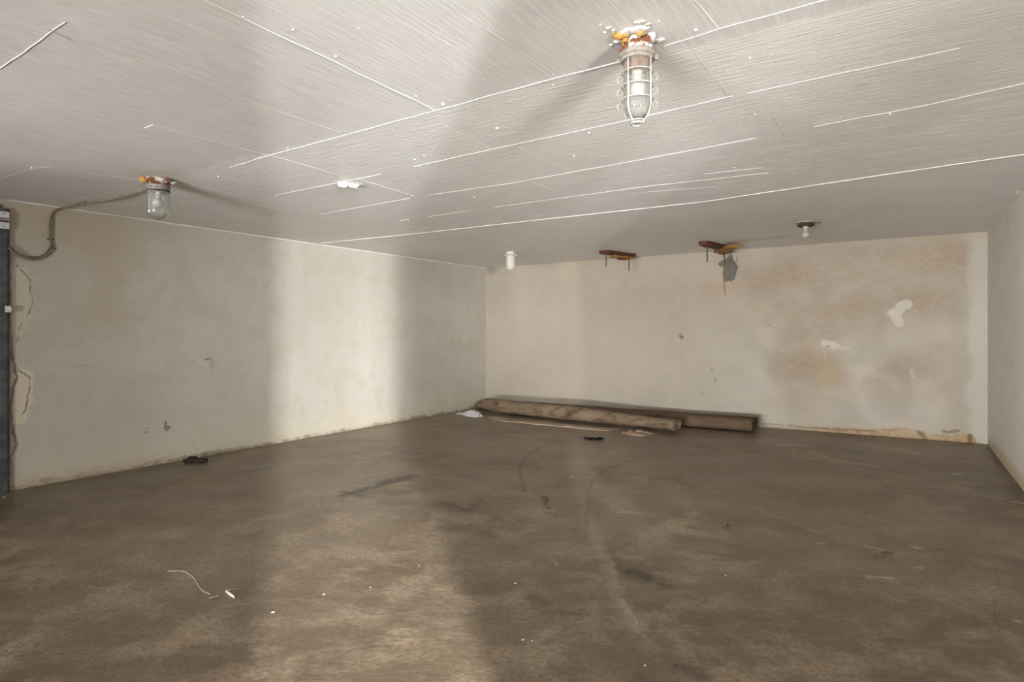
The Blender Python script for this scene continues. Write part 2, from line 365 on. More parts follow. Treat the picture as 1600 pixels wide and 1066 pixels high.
    m.L.new(m.rng(m.noise(1.7, 3), .3, .7, .42, .6), m.b.inputs['Roughness'])
    
    return m.m
# --- board-marked painted concrete ceiling
def make_ceiling_mat():
    m = Mat('painted_board_marked_concrete', rough=.4, spec=.5)
    ang = math.atan2(U.y, U.x)
    R = m.mapping((1, 1, 1), (0, 0, -ang))               # x along the back wall, y across
    gx = m.noise(3.0, 6, .7, P=m.mapping((1.2, 26, 1), P=R))   # grain along the back wall
    gy = m.noise(3.0, 6, .7, P=m.mapping((26, 1.2, 1), P=R))   # grain along the left wall
    sep = m.N.new('ShaderNodeSeparateXYZ'); m.L.new(R, sep.inputs[0])
    h1 = ceil(680, 173); yb = -math.sin(ang)*h1.x+math.cos(ang)*h1.y
    near = m.rng(sep.outputs[1], yb-.02, yb+.02, 1, 0)
    mixn = m.N.new('ShaderNodeMix'); m.L.new(near, mixn.inputs[0]); m.L.new(gx, mixn.inputs[2]); m.L.new(gy, mixn.inputs[3]); g = mixn.outputs[0]
    c = m.mix(m.rng(m.noise(.7, 4), .3, .7), (.70, .685, .66), (.77, .755, .73))
    c = m.mix(m.rng(g, .44, .58, 0, .75), c, (.84, .83, .81))
    # flaking, brighter brushed patches towards the far right
    fp = m.rng(m.noise(2.2, 6, .8, P=m.mapping((1.2, 7, 1), P=R)), .52, .60)
    zone = m.caps(m.warp(1, .4), [([ceil(1100, 285), ceil(1600, 190)], .7, 1.3, 1), ([ceil(650, 360), ceil(1000, 310)], .4, .7, .7), ([ceil(1500, 240), ceil(1560, 230)], .5, .8, .8)])
    c = m.mix(m.math('MULTIPLY', fp, zone), c, (.93, .92, .90))
    st = m.caps(m.warp(3, .1), [([ceil(1125, 392), ceil(1160, 376)], .12, .25, .5), ([ceil(1145, 378), ceil(1220, 370)], .05, .2, .45), ([ceil(850, 399), ceil(865, 398)], .01, .03, .8), ([ceil(235, 272), ceil(262, 275)], .12, .16, .22), ([ceil(1310, 132), ceil(1350, 130)], .012, .03, .35)])
    c = m.mix(st, c, (.36, .25, .14))
    m.base(c)
    n1 = m.bump(g, .8, .012); n2 = m.bump(m.noise(3, 5, .6), .25, .02, n1)
    m.bump(m.math('MULTIPLY', fp, zone), .25, .004, n2)
    m.L.new(m.rng(m.noise(4, 4), .3, .7, .33, .5), m.b.inputs['Roughness'])
    return m.m
def speckled(name, c1, c2, scale=20, lo=.4, hi=.6, rough=.7, bump=.3, metal=0, detail=5, c3=None):
    m = Mat(name, rough=rough, metal=metal); c = m.mix(m.rng(m.noise(scale, detail, .7), lo, hi), c1, c2)
    if c3: c = m.mix(m.rng(m.noise(scale*.6, 4, .7, P=m.mapping(loc=(3, 7, 1))), .52, .6), c, c3)
    m.base(c); m.bump(m.noise(scale*2, 4), bump, .003); return m.m
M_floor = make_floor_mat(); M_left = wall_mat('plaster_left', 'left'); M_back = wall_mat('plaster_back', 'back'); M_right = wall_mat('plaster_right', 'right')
M_ceil = make_ceiling_mat()
M_ridge = speckled('thick_white_paint_ridge', (.82, .81, .78), (.70, .685, .66), 3, .45, .58, .45, .3)
M_seam = speckled('dull_seam_paint', (.52, .50, .46), (.68, .67, .63), 5, .4, .6, .5, .2)
M_steel = speckled('dark_painted_steel', (.05, .056, .066), (.10, .11, .125), 9, .35, .65, .5, .1, c3=(.06, .055, .06))
M_door = speckled('grey_painted_door', (.20, .21, .23), (.25, .26, .28), 4, .4, .6, .5, .1)
M_rust = speckled('rusty_plate', (.15, .045, .015), (.28, .11, .03), 30, .4, .62, .8, .5, c3=(.10, .03, .015))
M_rustd = speckled('dark_rusty_plate', (.06, .018, .010), (.15, .045, .016), 22, .42, .65, .8, .5)
M_orange = speckled('orange_rusty_plate', (.38, .20, .05), (.20, .08, .02), 20, .42, .65, .8, .5)
M_hplate = speckled('beige_brown_plate', (.46, .40, .30), (.22, .15, .08), 30, .5, .62, .7, .4)
M_hold = speckled('dark_brown_rust', (.035, .022, .012), (.09, .05, .025), 40, .4, .6, .8, .4)
M_bolt = speckled('rusty_rod', (.09, .06, .04), (.17, .09, .05), 60, .4, .6, .7, .4)
M_foamw = speckled('white_filler', (.68, .67, .65), (.50, .47, .44), 40, .4, .65, .8, .8)
M_foamy = speckled('yellow_foam', (.48, .28, .07), (.36, .17, .035), 70, .4, .6, .8, .5)
M_base = speckled('flaking_fixture_base', (.42, .37, .32), (.18, .06, .025), 26, .46, .54, .6, .4, c3=(.78, .76, .74))
M_rust2 = speckled('brown_rust_scale', (.22, .075, .025), (.09, .028, .012), 60, .4, .6, .8, .5)
M_collar = speckled('painted_collar', (.28, .265, .24), (.17, .13, .10), 40, .4, .7, .45, .2)
M_cage = speckled('white_painted_wire', (.40, .39, .365), (.27, .25, .215), 50, .5, .7, .4, .2)
M_sock = Mat('porcelain', (.62, .56, .42), .4).m
M_bulb = Mat('frosted_bulb', (.42, .42, .42), .35)
M_bulb.b.inputs['Subsurface Weight'].default_value = .0; M_bulb = M_bulb.m
def glass(name, col=(.95, .96, .95), rough=.03):
    m = bpy.data.materials.new(name); m.use_nodes = True; N = m.node_tree.nodes; L = m.node_tree.links
    for n in list(N): N.remove(n)
    o = N.new('ShaderNodeOutputMaterial'); t = N.new('ShaderNodeBsdfTransparent'); t.inputs[0].default_value = (*col, 1)
    g = N.new('ShaderNodeBsdfGlossy'); g.inputs['Roughness'].default_value = rough
    d = N.new('ShaderNodeBsdfDiffuse'); d.inputs[0].default_value = (.75, .74, .71, 1)
    lw = N.new('ShaderNodeLayerWeight'); lw.inputs[0].default_value = .35
    mx = N.new('ShaderNodeMixShader'); L.new(lw.outputs['Facing'], mx.inputs[0])
    L.new(t.outputs[0], mx.inputs[1]); L.new(g.outputs[0], mx.inputs[2])
    m2 = N.new('ShaderNodeMixShader'); nz = N.new('ShaderNodeTexNoise'); nz.inputs['Scale'].default_value = 14
    mr = N.new('ShaderNodeMapRange'); L.new(nz.outputs[0], mr.inputs[0]); mr.inputs[3].default_value = .03; mr.inputs[4].default_value = .10
    L.new(mr.outputs[0], m2.inputs[0]); L.new(mx.outputs[0], m2.inputs[1]); L.new(d.outputs[0], m2.inputs[2])
    L.new(m2.outputs[0], o.inputs[0]); return m
M_glass = glass('dusty_glass')
def carpet_mat(name, a, b, dark):
    m = Mat(name, rough=.95, spec=.1)
    c = m.mix(m.rng(m.noise(2.5, 5, .65), .35, .65), a, b)
    c = m.mix(m.rng(m.noise(2.6, 6, .7, P=m.mapping((1.1, 1.5, 4), loc=(4, 1, 2))), .50, .66, 0, .9), c, dark)
    m.base(c); n = m.bump(m.noise(160, 2), .6, .004); m.bump(m.noise(6, 5), .4, .02, n); return m.m
M_carpF = carpet_mat('beige_brown_carpet_back', (.235, .180, .128), (.165, .122, .084), (.075, .042, .022))
M_carpB = carpet_mat('brown_carpet_back', (.155, .108, .075), (.125, .088, .06), (.085, .058, .04))
M_pile = carpet_mat('tan_carpet_edge', (.34, .27, .175), (.26, .20, .13), (.10, .065, .04))
M_under = carpet_mat('pale_underlay', (.50, .40, .30), (.42, .33, .245), (.28, .20, .14))
M_rag = carpet_mat('beige_rag_cloth', (.40, .30, .215), (.32, .235, .165), (.18, .12, .08))
M_plas = Mat('white_plastic_film', (.50, .50, .49), .25).m
M_black = Mat('black_rag', (.006, .006, .007), .9, spec=.1).m
M_blackb = speckled('black_brown_strip', (.012, .009, .007), (.03, .02, .014), 20, rough=.9)
M_cable = speckled('cable_sheath', (.20, .155, .11), (.30, .26, .20), 12, .4, .6, .6, .1)
M_cabled = speckled('dark_cable_sheath', (.10, .08, .06), (.16, .13, .10), 12, .4, .6, .6, .1)
M_white = Mat('white_enamel', (.70, .69, .66), .5).m
M_ink = Mat('dark_print', (.03, .03, .035), .6).m
M_twig = speckled('dry_twig', (.10, .06, .035), (.18, .12, .07), 40)
M_leaf = speckled('dead_leaf', (.06, .04, .028), (.11, .07, .04), 40)
M_paper = Mat('white_paper', (.55, .53, .49), .7).m
M_strip = speckled('bleached_straw', (.32, .28, .215), (.26, .22, .16), 30)

# ---------------------------------------------------------------- the setting
ROOM_V = 10.9                       # rear wall, behind the camera
LW = (L0-BL).length
cornerRL = BL+VL*ROOM_V; cornerRR = BR+V*ROOM_V
def floor_ext(p, q): return p+q
bm = bmesh.new()
vs = [BL-U*.0, BR, cornerRR, cornerRL]
top = [bm.verts.new((p.x, p.y, 0)) for p in vs]; bot = [bm.verts.new((p.x, p.y, -.15)) for p in vs]
bm.faces.new(top[::-1]); bm.faces.new(bot)
for i in range(4): bm.faces.new([top[i], top[(i+1) % 4], bot[(i+1) % 4], bot[i]])
bmesh.ops.recalc_face_normals(bm, faces=bm.faces)
tag(obj('floor', bm, M_floor), 'brown-grey worn concrete floor', None, None, 'structure')

def wall(name, org, dirn, segs, mat, side, thick=.2):
    """segs: list of (s0, s1, z0, z1 or None for the ceiling); local x runs along the wall"""
    bm = bmesh.new()
    for s0, s1, z0, z1 in segs:
        n = max(1, int((s1-s0)/.5)); 
        for k in range(n):
            a = s0+(s1-s0)*k/n; b = s0+(s1-s0)*(k+1)/n
            za = z1 if z1 else ceil_z(org.x+dirn.x*a, org.y+dirn.y*a)+.01
            zb = z1 if z1 else ceil_z(org.x+dirn.x*b, org.y+dirn.y*b)+.01
            P = [(a, 0, z0), (b, 0, z0), (b, 0, zb), (a, 0, za)]
            f1 = [bm.verts.new(p) for p in P]; f2 = [bm.verts.new((p[0], side*thick, p[2])) for p in P]
            bm.faces.new(f1); bm.faces.new(f2[::-1]); bm.faces.new([f1[3], f1[2], f2[2], f2[3]]); bm.faces.new([f1[0], f2[0], f2[1], f1[1]])
            if k == 0: bm.faces.new([f1[0], f1[3], f2[3], f2[0]])
            if k == n-1: bm.faces.new([f1[1], f2[1], f2[2], f1[2]])
    bmesh.ops.remove_doubles(bm, verts=bm.verts, dist=1e-5)
    bmesh.ops.recalc_face_normals(bm, faces=bm.faces)
    o = obj(name, bm, mat); o.location = (org.x, org.y, 0); o.rotation_euler = (0, 0, math.atan2(dirn.y, dirn.x))
    return tag(o, kind='structure')
sj = WL(13, 500)[0]                 # where the plaster stops at the steel jamb
o = wall('wall_left', BL, VL, [(-.2, sj, 0, None), (sj, sj+1.10, 2.20, None), (sj+1.10, 8.35, 0, None), (8.35, 10.35, 2.2, None), (10.35, ROOM_V, 0, None)], M_left, -1)  # last opening is unseen, added to let the side fill in
o['label'] = 'cream plastered wall on the left with cracks beside the steel jamb'
o = wall('wall_back', BL, U, [(0, (BR-BL).length, 0, None)], M_back, 1); o['label'] = 'stained off-white plastered back wall with a grey spalled patch'
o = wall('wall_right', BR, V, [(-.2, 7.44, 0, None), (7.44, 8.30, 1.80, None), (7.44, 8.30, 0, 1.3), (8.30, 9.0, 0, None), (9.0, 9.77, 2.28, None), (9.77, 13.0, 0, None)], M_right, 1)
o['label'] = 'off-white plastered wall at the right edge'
W_ = (cornerRR-cornerRL).length
dr = (cornerRR-cornerRL).normalized()
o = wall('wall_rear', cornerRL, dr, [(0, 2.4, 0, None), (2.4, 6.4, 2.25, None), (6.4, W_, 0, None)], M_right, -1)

# ceiling: slab, paint ridges over the board joints, drips
bm = bmesh.new()
ext = [BL, BR, cornerRR, cornerRL]
cb = [bm.verts.new((p.x, p.y, ceil_z(p.x, p.y))) for p in ext]; ct = [bm.verts.new((p.x, p.y, ceil_z(p.x, p.y)+.2)) for p in ext]
bm.faces.new(cb); bm.faces.new(ct[::-1])
for i in range(4): bm.faces.new([cb[i], ct[i], ct[(i+1) % 4], cb[(i+1) % 4]])
bmesh.ops.recalc_face_normals(bm, faces=bm.faces)
def ridge(pts, wid, hgt, mi, gap=0.0, jit=.006, seed=0):
    P = [ceil(*p) for p in pts]; fine = []
    for a, b in zip(P, P[1:]):
        n = max(2, int((b-a).length/.03))
        for k in range(n): fine.append(a.lerp(b, k/n))
    fine.append(P[-1]); prev = None
    for i, p in enumerate(fine):
        t = (fine[min(i+1, len(fine)-1)]-fine[max(i-1, 0)]).normalized(); nrm = Vector((-t.y, t.x, 0)).normalized()
        j = noise.noise((p.x*6+seed, p.y*6, seed*3.1)); q = p+nrm*j*jit
        ww = wid*.5*(.35+.9*abs(noise.noise((p.x*9, p.y*9+seed, 4.2)))+.3); 
        g = noise.noise((p.x*2.3+seed*7, p.y*2.3, 9.1))*.5+.5
        if g < gap: prev = None; continue
        zc = ceil_z(q.x, q.y)+.0005
        ring = [bm.verts.new((q.x+nrm.x*ww*s, q.y+nrm.y*ww*s, zc-h*hgt*.6)) for s, h in ((-1, 0), (-.5, .8), (0, 1), (.5, .8), (1, 0))]
        if prev:
            for k in range(4):
                f = bm.faces.new([prev[k], prev[k+1], ring[k+1], ring[k]]); f.material_index = mi
        prev = ring
RID = [([(320, 0), (430, 52), (560, 114), (680, 172)], .0045, .005, 1, .0), ([(690, 195), (730, 214), (770, 233)], .004, .004, 1, .0),
       ([(360, 262), (405, 247), (550, 208), (680, 173), (800, 140), (965, 97)], .003, .004, 1, .25), ([(800, 140), (965, 97)], .005, .005, 1, 0), ([(1038, 72), (1125, 45), (1290, 0)], .0035, .004, 1, .15),
       ([(430, 305), (585, 274), (770, 233), (800, 227), (970, 190), (1145, 150)], .003, .004, 1, .35), ([(1145, 150), (1380, 100), (1500, 75)], .003, .003, 1, .25),
       ([(500, 335), (650, 308), (800, 286), (1010, 248), (1225, 207), (1445, 165), (1600, 130)], .004, .004, 1, .35),
       ([(625, 345), (800, 320), (1020, 290), (1200, 270)], .0045, .004, 1, .35),
       ([(500, 380), (650, 365), (800, 348), (1000, 326), (1100, 315), (1200, 300), (1400, 270), (1600, 241)], .009, .009, 1, 0),
       ([(120, 65), (350, 145), (535, 208)], .003, .003, 2, .3), ([(110, 165), (200, 192), (225, 200), (240, 195), (370, 230), (450, 250), (560, 283)], .004, .004, 1, .3), ([(560, 280), (650, 307)], .004, .004, 1, .2),
       ([(0, 280), (45, 265), (80, 260)], .004, .003, 2, .2), ([(80, 260), (235, 285)], .004, .003, 1, .45), ([(270, 300), (450, 330)], .004, .003, 1, .5),
       ([(760, 45), (800, 72), (865, 117)], .0035, .004, 2, .1), ([(805, 228), (845, 246), (885, 265)], .005, .004, 1, .1), ([(820, 280), (850, 292), (878, 302)], .006, .004, 1, .1),
       ([(1070, 65), (1100, 105), (1135, 150)], .004, .002, 2, .15), ([(1085, 0), (1110, 30), (1125, 45)], .008, .004, 1, .25),
       ([(155, 0), (120, 22), (80, 50), (40, 80), (0, 108)], .007, .004, 2, .40), ([(1205, 178), (1225, 215)], .003, .002, 2, .2),
       ([(75, 45), (110, 62)], .012, .006, 1, .1), ([(800, 330), (870, 345)], .004, .003, 1, .3), ([(1100, 272), (1190, 262)], .007, .004, 1, .4), ([(1010, 300), (1120, 292)], .006, .003, 1, .4)]
for i, r in enumerate(RID): ridge(*r, seed=i)
# the thin paint line where the ceiling meets the left wall
def drip(p, r, h):
    seg = 10; zc = ceil_z(p.x, p.y)+.0005; a0 = random.random()*6
    rr = [r*random.uniform(.6, 1.2) for _ in range(seg)]
    r1 = [bm.verts.new((p.x+rr[k]*math.cos(a0+k*2*math.pi/seg), p.y+rr[k]*math.sin(a0+k*2*math.pi/seg), zc)) for k in range(seg)]
    r2 = [bm.verts.new((p.x+.6*rr[k]*math.cos(a0+k*2*math.pi/seg), p.y+.6*rr[k]*math.sin(a0+k*2*math.pi/seg), zc-h*.8)) for k in range(seg)]
    t = bm.verts.new((p.x, p.y, zc-h))
    for k in range(seg):
        j = (k+1) % seg; f = bm.faces.new([r1[k], r1[j], r2[j], r2[k]]); f.material_index = 1
        f = bm.faces.new([r2[k], r2[j], t]); f.material_index = 1
for px, py, r in [(777, 200, .012), (692, 163, .01), (450, 231, .009), (525, 88, .007), (458, 46, .006), (650, 150, .006), (663, 243, .007), (342, 276, .008), (742, 308, .008), (1172, 90, .007),
                  (1180, 178, .006), (921, 207, .009), (897, 243, .009), (1087, 47, .008), (1390, 178, .008), (955, 70, .008), (560, 45, .004), (648, 249, .008), (747, 154, .006), (1148, 262, .009), (865, 133, .006), (938, 38, .006), (1030, 33, .005), (50, 262, .010), (380, 26, .004), (1590, 300, .01)]:
    drip(ceil(px, py), r, r*.7)
for k in range(70):
    drip(ceil(random.uniform(250, 1250), random.uniform(0, 1)**.6*300), random.uniform(.002, .004), .002)
tag(obj('ceiling', bm, [M_ceil, M_ridge, M_seam], smooth=False), 'white painted board-marked concrete ceiling', None, None, 'structure')

# paint bead along the wall and ceiling joint, left and back
def bead(name, org, dirn, L, off, num, s0=0.0):
    bm = bmesh.new(); pts = []
    n = int((L-s0)/.06)
    for i in range(n+1):
        s = s0+(L-s0)*i/n; p = org+dirn*s; q = p+off*.006
        pts.append((q.x, q.y, ceil_z(q.x, q.y)-.006+.003*noise.noise((s*4, 1, num))))
    add_tube(bm, pts, .008, 6)
    return tag(obj(name, bm, M_ridge), kind='structure')
bead('trim_1', BL, VL, sj, U, 1); 
# steel door jamb at the left end, with the door leaf beside it
bm = bmesh.new()
hz = 2.31
add_box(bm, (sj+.055, -.10, 1.115), (.11, .26, 2.23), bev=.004)
add_box(bm, (sj+.045, .035, 1.115), (.05, .02, 2.23), bev=.004)
add_box(bm, (sj+.60, -.10, 2.20+.03), (1.1, .24, .06), bev=.004)
j = obj('trim_2', bm, M_steel); j.location = (BL.x, BL.y, 0); j.rotation_euler = (0, 0, math.atan2(VL.y, VL.x)); tag(j, 'dark blue-grey steel door jamb at the left edge', kind='structure')
bm = bmesh.new(); add_box(bm, (sj+.60, -.12, 1.095), (.96, .045, 2.17), bev=.003)
d = obj('door_1', bm, M_door); d.location = (BL.x, BL.y, 0); d.rotation_euler = j.rotation_euler; tag(d, 'grey steel door leaf beyond the jamb', kind='structure')

# ---------------------------------------------------------------- ceiling fixtures
def blob(bm, c, sx, sy, sz, seed, mi=0, sub=2, amp=.45):
    r = bmesh.ops.create_icosphere(bm, subdivisions=sub, radius=1)
    for v in r['verts']:
        n = noise.noise(v.co*1.7+Vector((seed, seed*2, 3)))*amp+noise.noise(v.co*4+Vector((seed, 1, seed)))*amp*.5
        p = v.co*(1+n); v.co = Vector((p.x*sx+c[0], p.y*sy+c[1], min(p.z*sz+c[2], -.0005) if c[2] > -.05 else p.z*sz+c[2]))
    for f in bm.faces:
        if f.material_index == 0 and all(v in set(r['verts']) for v in f.verts): pass
    return r
def lathe_obj(name, prof, m, parent, seg=40, smooth=True, wob=0, c=(0, 0, 0)):
    bm = bmesh.new(); add_lathe(bm, prof, seg, c, wob=wob); bmesh.ops.recalc_face_normals(bm, faces=bm.faces)
    return obj(name, bm, m, parent, smooth)
def ring_prof(r0, r1, za, zb, b=.003):
    return [(r0, za), (r1-b, za), (r1, za-b), (r1, zb+b), (r1-b, zb), (r0, zb), (r0, za)]
def jar_prof(r, z0, z1, th=.003, n=10, lip=True):
    out = [(r, z0)]; dome = r*.95
    out.append((r, z1+dome))
    for k in range(1, n+1):
        a = k/n*math.pi/2; out.append((r*math.cos(a), z1+dome-dome*math.sin(a)))
    inn = [(max(p[0]-th, 0), p[1]+(th if i > 0 else 0)) for i, p in enumerate(out)]
    return out+inn[::-1]
def bulb(parent, z, r, neck):
    prof = [(neck, z), (neck, z-.012), (neck*1.1, z-.022)]
    zc = z-.024-r*1.15
    for k in range(0, 13):
        a = math.radians(58-(58+90)*k/12); prof.append((max(r*math.cos(a), 0) if k < 12 else 0, zc+r*math.sin(a)))
    lathe_obj('bulb', prof, M_bulb, parent, 32)

# caged lamp, nearest
P = ceil(996, 61)
t = thing('caged_ceiling_lamp', P, 'large ceiling lamp in a white wire cage on a rusty base, nearest the viewer', 'lamp', rz=math.atan2(P.y, P.x)-math.pi/2)
base = lathe_obj('base', [(0, 0), (.050, 0), (.052, -.004), (.053, -.030), (.057, -.034), (.057, -.052), (.0, -.052)], M_base, t, 40, wob=.05)
bm = bmesh.new()
for k, (x, y, sx, sy, sz) in enumerate([(-.015, -.075, .040, .022, .008), (-.045, -.06, .022, .02, .010), (.01, -.09, .03, .014, .006), (.050, -.02, .018, .03, .022), (.078, .02, .022, .016, .007), (-.075, .0, .012, .010, .006), (-.10, -.11, .010, .012, .004), (-.085, -.09, .007, .008, .004), (.0, -.13, .013, .010, .004), (.02, -.135, .010, .01, .004), (.035, -.11, .012, .01, .004), (-.055, -.02, .018, .03, .012), (-.115, -.08, .007, .008, .004), (.028, -.085, .016, .014, .008)]):
    blob(bm, (x, y, -.003), sx, sy, sz, k*3.1)
obj('filler', bm, M_foamw, t, True)
bm = bmesh.new()
for k, (x, y, sx, sy, sz) in enumerate([(-.060, -.058, .030, .016, .014), (-.045, -.045, .016, .022, .022), (.008, -.070, .018, .010, .014), (-.046, -.015, .012, .018, .025)]):
    blob(bm, (x, y, -.009), sx, sy, sz, k*5.3+1)
tag(obj('foam', bm, M_foamy, t, True), 'yellow expanding foam')
bm = bmesh.new()
for k, (x, y, z, s) in enumerate([(.028, -.040, -.018, .017), (.018, -.048, -.024, .013), (-.035, -.038, -.040, .016), (-.048, -.02, -.042, .014), (-.015, -.05, -.028, .012), (.0, -.052, -.03, .01)]):
    blob(bm, (x, y, z), s, s*.6, s, k*2.3+4)
tag(obj('rust_scale', bm, M_rust2, t, True), 'orange-brown rust scale on the base')
bm = bmesh.new(); add_lathe(bm, ring_prof(.030, .066, -.050, -.070, .004), 44); add_lathe(bm, ring_prof(.040, .062, -.070, -.084, .003), 44)
add_box(bm, (.068, -.01, -.078), (.014, .016, .018), bev=.002); add_box(bm, (-.068, .0, -.078), (.012, .014, .016), bev=.002)
bmesh.ops.recalc_face_normals(bm, faces=bm.faces); col = obj('collar', bm, M_collar, t, False)
lathe_obj('inner_housing', [(0, -.084), (.0475, -.085), (.046, -.112), (.034, -.120), (.0, -.120)], M_rust, t)
lathe_obj('socket', [(.0, -.09), (.019, -.095), (.019, -.128), (0, -.128)], M_sock, t, 24)
bulb(t, -.125, .034, .018)
g = lathe_obj('glass_jar', jar_prof(.051, -.084, -.298), M_glass, t, 48)
bm = bmesh.new(); Rc = .0575
for k in range(4):
    a = math.pi/4+.18+k*math.pi/2; ca, sa = math.cos(a), math.sin(a)
    pts = [(Rc*ca, Rc*sa, -.070), (Rc*ca, Rc*sa, -.16), (Rc*ca, Rc*sa, -.250)]
    for q in range(1, 9):
        b = q/8*math.radians(76); pts.append((Rc*math.cos(b)*ca, Rc*math.cos(b)*sa, -.250-.062*math.sin(b)))
    add_tube(bm, pts, .0036, 8)
for z, R_ in ((-.125, Rc), (-.175, Rc), (-.225, Rc), (-.303, .030)):
    add_tube(bm, [(R_*math.cos(i/36*2*math.pi), R_*math.sin(i/36*2*math.pi), z) for i in range(36)], .0026, 6, closed=True)
# bottom ring, with its lumpy paint
add_tube(bm, [(.024*math.cos(i/24*2*math.pi), .024*math.sin(i/24*2*math.pi), -.311+.002*math.sin(i*2.1)) for i in range(24)], .0045, 6, closed=True)
for s in (-1, 1):
    for z in (-.145, -.195, -.246):
        add_tube(bm, [(s*(.064+.009*math.cos(i/16*2*math.pi)), .0, z+.012*math.sin(i/16*2*math.pi)) for i in range(16)], .0015, 6, closed=True)
obj('cage', bm, M_cage, t, True)

# jar lamp by the left wall
P = ceil(248, 281)
t = thing('jar_ceiling_lamp', P, 'clear glass jar lamp on a flaking rusty flange, near the left wall', 'lamp', rz=math.atan2(P.y, P.x)-math.pi/2, ry=.02)
lathe_obj('base', [(0, 0), (.10, 0), (.108, -.008), (.100, -.016), (.068, -.022), (.062, -.048), (0, -.048)], M_base, t, 44, wob=.14)
bm = bmesh.new()
for k, (x, y, sx, sy, sz) in enumerate([(.03, -.03, .080, .05, .012), (.085, -.03, .028, .022, .026), (.02, -.055, .018, .016, .022), (-.06, -.02, .05, .03, .018), (.07, .06, .02, .02, .012), (.0, -.07, .03, .012, .014), (.045, -.06, .014, .012, .026)]):
    blob(bm, (x, y, -.008), sx, sy, sz, k*2.7+9)
obj('filler', bm, M_foamw, t, True)
bm = bmesh.new(); blob(bm, (-.088, -.045, -.02), .027, .02, .026, 3.3)
tag(obj('foam', bm, M_foamy, t, True), 'yellow expanding foam')
bm = bmesh.new()
for k, (x, y, z, s) in enumerate([(-.052, -.058, -.018, .017), (-.035, -.066, -.024, .018), (-.02, -.066, -.034, .014), (-.008, -.067, -.034, .013)]):
    blob(bm, (x, y, z), s, s*.6, s, k*2.3+4)
tag(obj('rust_scale', bm, M_rust2, t, True), 'dark brown rust scale on the flange')
bm = bmesh.new(); add_lathe(bm, ring_prof(.03, .074, -.040, -.062, .004), 44); add_lathe(bm, ring_prof(.05, .070, -.062, -.078, .003), 44)
bmesh.ops.recalc_face_normals(bm, faces=bm.faces); obj('collar', bm, M_collar, t)
lathe_obj('gasket', [(.06, -.078), (.0735, -.078), (.0735, -.086), (.06, -.086)], M_ink, t)
lathe_obj('socket', [(.0, -.08), (.018, -.084), (.018, -.100), (0, -.100)], M_sock, t, 24)
bulb(t, -.098, .034, .016)
lathe_obj('glass_jar', jar_prof(.0725, -.080, -.285, .0035), M_glass, t, 48)

bm = bmesh.new(); blob(bm, (.045, -.060, -.03), .015, .01, .014, 2.2); blob(bm, (.060, -.052, -.034), .014, .01, .012, 4.2)
obj('rust_scale', bm, M_rust2, t, True)
# small white-painted jar lamp in the far corner
P = ceil(798, 394)
t = thing('jar_ceiling_lamp', P, 'small white-painted cylinder lamp at the far left corner of the ceiling', 'lamp')
lathe_obj('base', [(0, 0), (.062, 0), (.064, -.012), (.060, -.035), (0, -.035)], M_foamw, t, 32, wob=.05)
bm = bmesh.new(); add_lathe(bm, ring_prof(.03, .070, -.032, -.055, .004), 32)
for s in (-1, 1): add_box(bm, (s*.072, -.01, -.045), (.02, .02, .03), bev=.003)
bmesh.ops.recalc_face_normals(bm, faces=bm.faces); obj('collar', bm, M_cage, t)
lathe_obj('socket', [(.0, -.055), (.02, -.055), (.02, -.09), (0, -.09)], M_sock, t, 20)
bulb(t, -.088, .032, .016)
M_frost = glass('milky_painted_glass', (.9, .9, .88), .2)
for n in M_frost.node_tree.nodes:
    if n.type == 'MAP_RANGE': n.inputs[3].default_value = .55; n.inputs[4].default_value = .8
lathe_obj('glass_jar', jar_prof(.062, -.055, -.255, .003), M_frost, t, 32)

# bare bulb holder
P = ceil(1259, 347)
t = thing('bulb_holder', P, 'bare white bulb in a dark rusty ceiling holder near the right of the back wall', 'lamp', rz=math.atan2(P.y, P.x)-math.pi/2)
lathe_obj('base', [(0, 0), (.088, 0), (.090, -.010), (.080, -.014), (0, -.014)], M_hplate, t, 36, wob=.12)
lathe_obj('socket_box', [(0, -.012), (.078, -.014), (.080, -.040), (.070, -.046), (0, -.046)], M_hold, t, 32, wob=.08)
lathe_obj('socket', [(0, -.044), (.028, -.046), (.024, -.062), (0, -.062)], M_sock, t, 24)
bulb(t, -.060, .038, .018)
bm = bmesh.new(); add_tube(bm, smooth_path([(.06, 0, -.012), (.10, .03, -.012), (.14, .06, -.006)], 4), .005, 6); obj('wire', bm, M_bolt, t, True)

# ---------------------------------------------------------------- lumps of white foam stuck to the ceiling
P = ceil(544, 286)
bm = bmesh.new()
for k, (x, y, z, s) in enumerate([(-.050, .0, -.012, .024), (-.022, -.008, -.016, .027), (-.002, .006, -.010, .018), (.030, .002, -.016, .025), (.052, .010, -.014, .024), (.068, .006, -.008, .012), (.095, .0, -.003, .006)]):
    blob(bm, (x, y, z), s, s*.9, s*.75, k*4.1+2, sub=3)
o = obj('foam_lump', bm, M_foamw, None, True); o.location = P; o.rotation_euler = (0, 0, math.atan2(P.y, P.x)-math.pi/2)
tag(o, 'knobbly white foam lump stuck to the middle of the ceiling', 'foam')

